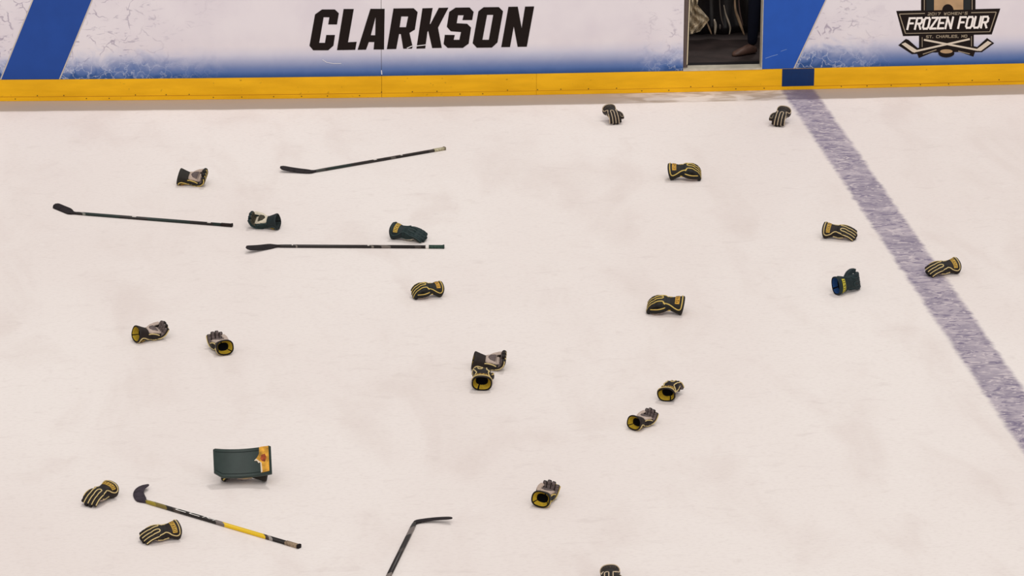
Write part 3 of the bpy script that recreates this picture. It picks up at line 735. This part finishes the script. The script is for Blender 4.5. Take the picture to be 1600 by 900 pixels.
GL = [
 ((943,162,973,195), 1, -80, 12, 6, 100, 'plain', 'black glove nearest the boards left of the gate, fingertips with pale stripes to the front', .0),
 ((1200,166,1238,197), -1, -114, 10, -6, 98, 'plain', 'striped black glove beside the painted line and just below the gate', .0),
 ((1045,252,1094,285), -1, -12, 0, 20, 90, 'gold', 'black and gold glove alone below the gate, cuff to the left', .5),
 ((278,260,323,294), -1, -14, 0, -154, 110, 'gold', 'small black glove lying palm up with yellow piping, topmost glove at the left', .2),
 ((388,328,438,361), 1, 160, 0, 158, 95, 'green', 'dark green glove lying palm up with a cream palm', .2),
 ((609,345,667,381), 1, -28, 0, 18, 45, 'green', 'dark green glove lying back up just above the level stick near its taped end', .2),
 ((643,437,693,470), 1, 196, 0, -20, 90, 'gold', 'black and gold glove below the taped end of the level stick, cuff to the right', .5),
 ((1284,346,1340,377), 1, -24, 0, 26, 50, 'black', 'black glove with pale finger stripes left of the painted line, cuff to the left', .2),
 ((1444,402,1503,433), -1, 198, 0, -24, 45, 'black', 'black glove with pale finger stripes lying on the right edge of the painted line', .2),
 ((1011,459,1069,494), 1, 170, 0, -20, 80, 'gold', 'black and yellow glove alone at right centre, thumb to the front, cuff to the right', .4),
 ((1298,420,1346,460), 1, 28, 0, 76, 60, 'teal', 'dark teal glove with blue lining and a yellow lettered band on its cuff', .0),
 ((206,500,264,537), -1, 24, 0, -168, 88, 'black', 'left glove of the two palm-up gloves at middle left, gold-lined cuff facing left', .3),
 ((323,515,364,557), 1, 108, 0, 180, 95, 'black', 'right glove of the two palm-up gloves at middle left, gold-lined cuff to the front', .3),
 ((738,545,790,581), -1, -8, 0, -164, 105, 'black', 'upper glove of the touching centre pair, palm up with gold stripes on its near side', .3),
 ((736,574,773,610), -1, 84, 0, 4, 80, 'black', 'lower glove of the touching centre pair, round gold-lined cuff opening to the front', .3),
 ((1028,592,1068,629), 1, 66, 0, -10, 85, 'black', 'upper glove of the two at right centre, back up with gold bands over the cuff', .3),
 ((980,636,1029,674), -1, 44, 0, -176, 95, 'black', 'lower glove of the two at right centre, palm up, wide gold-lined cuff facing left', .3),
 ((830,749,876,794), -1, 66, 0, -172, 95, 'gold', 'palm-up glove with bright gold cuff lining, alone at the bottom right of centre', .3),
 ((127,750,186,793), -1, -128, 0, -10, 62, 'black', 'back-up black glove with striped fingers pointing lower left, left of the yellow stick blade', .3),
 ((217,812,285,851), -1, 200, 0, -22, 45, 'black', 'back-up black glove with gold cuff patch just below the black and yellow stick', .2),
 ((937,881,974,926), 1, -100, 0, 6, 90, 'plain', 'black striped glove cut off by the bottom edge of the photo', .0),
]
for g in GL: glove(*g[:8], thumb_in=g[8])

# ------------------------------------------------------------------ goalie blocker
def blocker():
    box = (333, 696, 425, 753)
    Wd, Ht, Tk = .385, .205, .028
    nx = 28; tilt = R(42)                                   # face looks up and to the front
    n_ = np.array([0, -math.cos(tilt), math.sin(tilt)]); upv = np.array([0, math.sin(tilt), math.cos(tilt)])
    O = np.array([0, .02, .168])
    def fp(u, t, d=0.):                                     # u along the length, t up the face, d out of the face
        s = .085*u*u/(Wd/2)**2*.45+.012*u/(Wd/2)
        return O+np.array([u, 0, 0])+upv*t+n_*(s+d-.03)
    def tb(u):                                              # bottom edge with the corners cut
        b_ = -Ht/2
        if u < -Wd/2+.055: b_ += (.055-(u+Wd/2))*.55
        return b_
    us = [-Wd/2+Wd*i/nx for i in range(nx+1)]; prof = []; rings = []
    for u in us:
        b_, t_ = tb(u), Ht/2-(.008 if abs(u) > Wd/2-.01 else 0); r_ = []
        for t, d in [(b_+.006, 0), (b_, -.006), (b_, -Tk+.006), (b_+.006, -Tk), (t_-.006, -Tk), (t_, -Tk+.006), (t_, -.006), (t_-.006, 0)]: r_.append(fp(u, t, d))
        rings.append(r_)
    v, f = loft(rings)
    P = []; P.append(('blocker_board', v, f, [mat('blocker_green', (36, 50, 46), .42, .35, .15, 12)], False, 'dark green curved rectangular board'))
    def slab(poly, d0, d1, mb):
        n = len(poly); tri = tessellate_polygon([[Vector((a, b_, 0)) for a, b_ in poly]])
        mb.add([fp(a, b_, d1) for a, b_ in poly]+[fp(a, b_, d0) for a, b_ in poly], [tuple(t) for t in tri]+[(i, (i+1) % n, n+(i+1) % n, n+i) for i in range(n)])
    mb = MB(); slab([(.115,.098),(.128,.101),(.176,.098),(.176,-.082),(.120,-.086),(.118,-.012),(.105,-.014),(.098,.002),(.078,.006),(.098,.026),(.112,.052)], .0, .003, mb)
    P.append(('gold_emblem', mb.v, mb.f, [mat('emblem_gold', (206, 150, 50), .5, .3, .45, 22)], False, 'gold emblem at the right end of the board'))
    mb = MB(); slab([(.118,-.012),(.105,-.014),(.098,.002),(.078,.006),(.090,.018),(.098,.012),(.110,.0),(.126,-.014),(.130,-.080),(.120,-.086)], .003, .0045, mb)
    P.append(('emblem_edge', mb.v, mb.f, [mat('emblem_white', (214, 200, 180), .5)], False, None))
    mb = MB(); slab([(.126,.040),(.150,.046),(.160,.020),(.150,-.012),(.128,-.004),(.120,.015)], .003, .0045, mb)
    P.append(('emblem_mark', mb.v, mb.f, [mat('emblem_rust', (150, 66, 30), .5, .3, .5, 50)], False, None))
    for t0 in (.078, -.078):
        mb = MB(); v, f = tube([fp(u, t0+(tb(u)+Ht/2 if t0 < 0 else 0), .001) for u in us[1:-2]], .0022); mb.add(v, f)
        P.append(('stitch_line', mb.v, mb.f, [mat('blocker_stitch', (22, 34, 32), .6)], True, None))
    # strap holding the glove to the board
    gp = glove_parts(-1, 55, 'gold', .2); Rz, T = rotm(172, 0, -8)
    gv = [np.array(p[1])@T.T@Rz.T*1.12+np.array([0.035, .092, .06]) for p in gp]
    allg = np.concatenate(gv); dz = allg[:, 2].min()
    allv = np.concatenate([np.array(p[1]) for p in P]+[allg-np.array([0, 0, dz])]); k, loc, got = settle(allv, box, .92, 1.1)
    root = empty('goalie_blocker', tuple(loc)); tag(root, 'dark green rectangular goalie blocker with a gold emblem resting on its glove', 'goalie blocker')
    made = {}
    for name, v, f, m_, sm, lab in P:
        par = {'emblem_edge': 'gold_emblem', 'emblem_mark': 'gold_emblem', 'stitch_line': 'blocker_board'}.get(name)
        made[name] = obj(name, np.array(v)*k, f, m_, made.get(par, root), sm, None, lab)
    for (name, v, f, m_, mi, lab), g in zip(gp, gv):
        par = {'patch_lettering': 'cuff_patch', 'thumb_piping': 'thumb', 'cuff_lining': 'cuff', 'palm_overlay': 'palm'}.get(name)
        nm = {'patch_lettering': 'lettering', 'thumb_piping': 'piping'}.get(name, name)
        made[name] = obj(nm, (g-np.array([0, 0, dz]))*k, f, m_, made.get(par, root), name not in ('patch_lettering', 'cuff_patch'), mi)
blocker()

# ------------------------------------------------------------------ sticks
def band_mat(name, bands, rough=.4):
    """paint bands along the shaft; bands = [(start in m, rgb)]"""
    m = bpy.data.materials.new(name); m.use_nodes = True; nt, N, L = nodes_of(m); b = nt.nodes['Principled BSDF']
    b.inputs['Roughness'].default_value = rough; b.inputs['Specular IOR Level'].default_value = .35
    tc = N('ShaderNodeTexCoord'); sp = N('ShaderNodeSeparateXYZ'); L(tc.outputs['Object'], sp.inputs[0])
    sl = N('ShaderNodeMath'); sl.operation = 'MULTIPLY_ADD'; L(sp.outputs[1], sl.inputs[0]); sl.inputs[1].default_value = 1.6; L(sp.outputs[0], sl.inputs[2])
    d = N('ShaderNodeMath'); d.operation = 'DIVIDE'; L(sl.outputs[0], d.inputs[0]); d.inputs[1].default_value = 1.6
    r = N('ShaderNodeValToRGB'); r.color_ramp.interpolation = 'CONSTANT'; els = r.color_ramp.elements
    els[0].position = 0; els[0].color = lin(bands[0][1]); els[1].position = bands[1][0]/1.6 if len(bands) > 1 else 1; els[1].color = lin(bands[1][1] if len(bands) > 1 else bands[0][1])
    for s, c in bands[2:]:
        e_ = els.new(s/1.6); e_.color = lin(c)
    L(d.outputs[0], r.inputs[0]); L(r.outputs[0], b.inputs['Base Color']); return m
def rrect(c, U, V, a, b_): return ring(c, U, V, a, b_, 5, 12)
def stick(heel, butt, turn, toe_up, bands, grip, cap, label, blade_len=.30, blade_rgb=(38, 32, 34), length=None, roll=0., marks=(), blade_w=.034, seed=0, text=None, tape=None, stand=0., curve=0., cexp=1.6):
    h = unp(*heel); bt = unp(*butt) if length is None else None
    if bt is None:
        b0 = unp(*butt); d = (b0-h)[:2]; d = d/np.linalg.norm(d); bt = np.array([h[0]+d[0]*length, h[1]+d[1]*length, 0])
    d = (bt-h)[:2]; Ln = float(np.linalg.norm(d)); yaw = math.atan2(d[1], d[0])
    root = empty('hockey_stick', (h[0], h[1], 0), yaw); tag(root, label, 'hockey stick', 'hockey sticks dropped on the ice')
    g0 = Ln-grip[0]
    def lift(x): return 0.0115+(stand*(1-x/Ln))
    sec = [(.0, .011, .010), (.03, .0135, .011), (.08, .0155, .0115), (g0, .0155, .0115)]
    v, f = loft([rrect((x, 0, lift(x)), Y3, Z3, a, b_) for x, a, b_ in sec]); mb = MB(); mb.add(v, f)
    mb.build('shaft', band_mat('shaft_paint', bands), root, True)
    v, f = loft([rrect((x, 0, lift(x)+.0012), Y3, Z3, .0172, .0128) for x in (g0, Ln-.012)]); mb = MB(); mb.add(v, f)
    mb.build('grip_tape', mat('grip_%d_%d_%d' % grip[1], grip[1], .8, .2, .3, 80), root, True)
    v, f = loft([rrect((x, 0, lift(x)+.003), Y3, Z3, a*1.1, b_*1.1) for x, a, b_ in ((Ln-.014, .017, .013), (Ln-.002, .017, .013), (Ln, .013, .010))]); mb = MB(); mb.add(v, f)
    mb.build('end_cap', mat('cap_%d_%d_%d' % cap, cap, .7, .2), root, True)
    # blade: sweeps off at the lie angle, toe curving up off the ice
    bl = []; n = 16; p = np.array([.012, 0, lift(0)]); a0 = PI; at = PI+R(turn); rings = []
    for i in range(n+1):
        t = i/n; an = a0+(at-a0)*smo(t*3.2)+R(curve)*t**cexp
        if i: p = p+np.array([math.cos(an), math.sin(an), 0])*blade_len*1.06/n
        up = toe_up*t**1.8
        dirn = np.array([math.cos(an), math.sin(an), 0]); side = np.array([-math.sin(an), math.cos(an), 0])*(1 if turn > 0 else -1)
        wv = .011+(blade_w-.011)*smo(t*4.5); 
        if t > .86: wv *= math.sqrt(max(.12, 1-((t-.86)/.15)**2))
        ro = R(roll)*smo(t*3); sd = side*math.cos(ro)+Z3*math.sin(ro)
        nn = np.cross(dirn, sd); nn /= np.linalg.norm(nn)
        thk = .010-(.0055)*smo(t*3)
        # keep the heel-side edge in line, widen towards the far side
        c = p+Z3*up-sd*(wv-.011)*.15*1
        rings.append(rrect(c, sd, nn, wv, thk))
    allz = min(q[2] for r_ in rings for q in r_); 
    if allz < .001:
        rings = [[q+Z3*(max(0, .001-min(z_[2] for z_ in r_))) for q in r_] for r_ in rings]
    v, f = loft(rings); mb = MB(); mb.add(v, f); mb.build('blade', mat('blade_%d_%d_%d' % blade_rgb, blade_rgb, .75, .2, .35, 30, bump=.3), root, True, label='dark taped blade')
    tb_ = MB()
    for x0, x1, side_ in marks:
        z = lift((x0+x1)/2); tb_.box(x0, x1, -.013 if side_ <= 0 else -.004, .004 if side_ <= 0 else .013, z+.0105, z+.0125)
    if marks: tb_.build('white_marks', mat('stick_white', (214, 208, 200), .5), root)
    if text:
        for s, x0, x1, rgb, hgt in text:
            polys = text_quads(s, (x0, -hgt/2), (x1, -hgt/2), -hgt, .0058 if hgt > .02 else .003, -.3, .35)
            mb = MB()
            for qi, q in enumerate(polys):
                z = lift(x0)+.0118+qi*.00005; mb.add([(a, b_, z) for a, b_ in q]+[(a, b_, z+.0012) for a, b_ in q], [(3, 2, 1, 0), (4, 5, 6, 7), (0, 1, 5, 4), (1, 2, 6, 5), (2, 3, 7, 6), (3, 0, 4, 7)])
            mb.build('lettering', mat('stick_text_%d_%d_%d' % rgb, rgb, .5), root, label='pale lettering on the shaft')
    if tape:
        mb = MB(); v, f = loft([rrect((x, 0, lift(x)+.0014), Y3, Z3, .0174, .0132) for x in (Ln-tape[0], Ln-tape[1])]); mb.add(v, f); mb.build('tape_ring', mat('tape_%d_%d_%d' % tape[2], tape[2], .7), root, True)
    return root
BK, GN = (34, 28, 26), (26, 40, 36)
stick((492, 269.5), (695.5, 234), -41, .03, [(0, (60, 62, 58)), (.07, BK), (.1, GN), (.34, BK), (.75, (90, 84, 78)), (.8, BK), (1.15, (66, 60, 56)), (1.24, BK)], (.12, (176, 168, 140)), (120, 110, 92),
      'black hockey stick slanting up to the right with a pale taped end, nearest the boards', marks=[(.60, .63, -1), (.88, .90, -1)], roll=14, blade_w=.036)
stick((117, 335), (363.5, 354.5), -37, .01, [(0, BK), (.05, (120, 120, 112)), (.07, GN), (.38, BK), (.62, GN), (1.0, BK), (1.2, GN)], (.10, (40, 30, 28)), (30, 24, 24),
      'black hockey stick at the far left sloping slightly down to the right, black butt end', marks=[(.51, .545, -1), (1.17, 1.20, -1)], roll=24, blade_len=.285, blade_w=.036)
stick((434, 386.5), (694.5, 388), 40, .035, [(0, BK), (.12, (120, 110, 104)), (.135, BK), (.74, (120, 112, 104)), (.76, BK), (.82, (112, 104, 98)), (.90, BK), (1.1, (70, 62, 58)), (1.15, BK)], (.135, (52, 70, 62)), (50, 66, 60),
      'black hockey stick lying level across the ice with a white ring and green taped end', marks=[(.115, .125, 0), (.735, .75, 0)], roll=-22, tape=(.155, .128, (226, 220, 214)))
stick((228, 786), (468.5, 857), -30, .02, [(0, (150, 132, 40)), (.08, (120, 104, 48)), (.18, BK), (.24, (70, 60, 54)), (.30, BK), (.62, (110, 100, 96)), (.70, (228, 188, 20)), (1.06, (66, 52, 44)), (1.09, (150, 142, 136)), (1.12, BK)], (.12, (150, 130, 108)), (24, 16, 18),
      'black and yellow hockey stick at the lower left slanting down to the right', roll=12, blade_w=.038, blade_rgb=(56, 48, 56),
      text=[('CCM', .28, .62, (240, 236, 230), .025)], marks=[], curve=-75, cexp=2.6)
stick((648, 820), (607.5, 902), -48, .03, [(0, BK), (.1, (110, 100, 96)), (.24, BK), (.5, (60, 52, 48)), (.56, BK), (.95, (120, 110, 104)), (1.05, BK)], (.12, (40, 34, 34)), (24, 20, 22),
      'dark hockey stick running out of the bottom edge with its curved blade tip raised', length=1.42, roll=0, blade_w=.024, blade_len=.27, curve=-62, cexp=1.1)
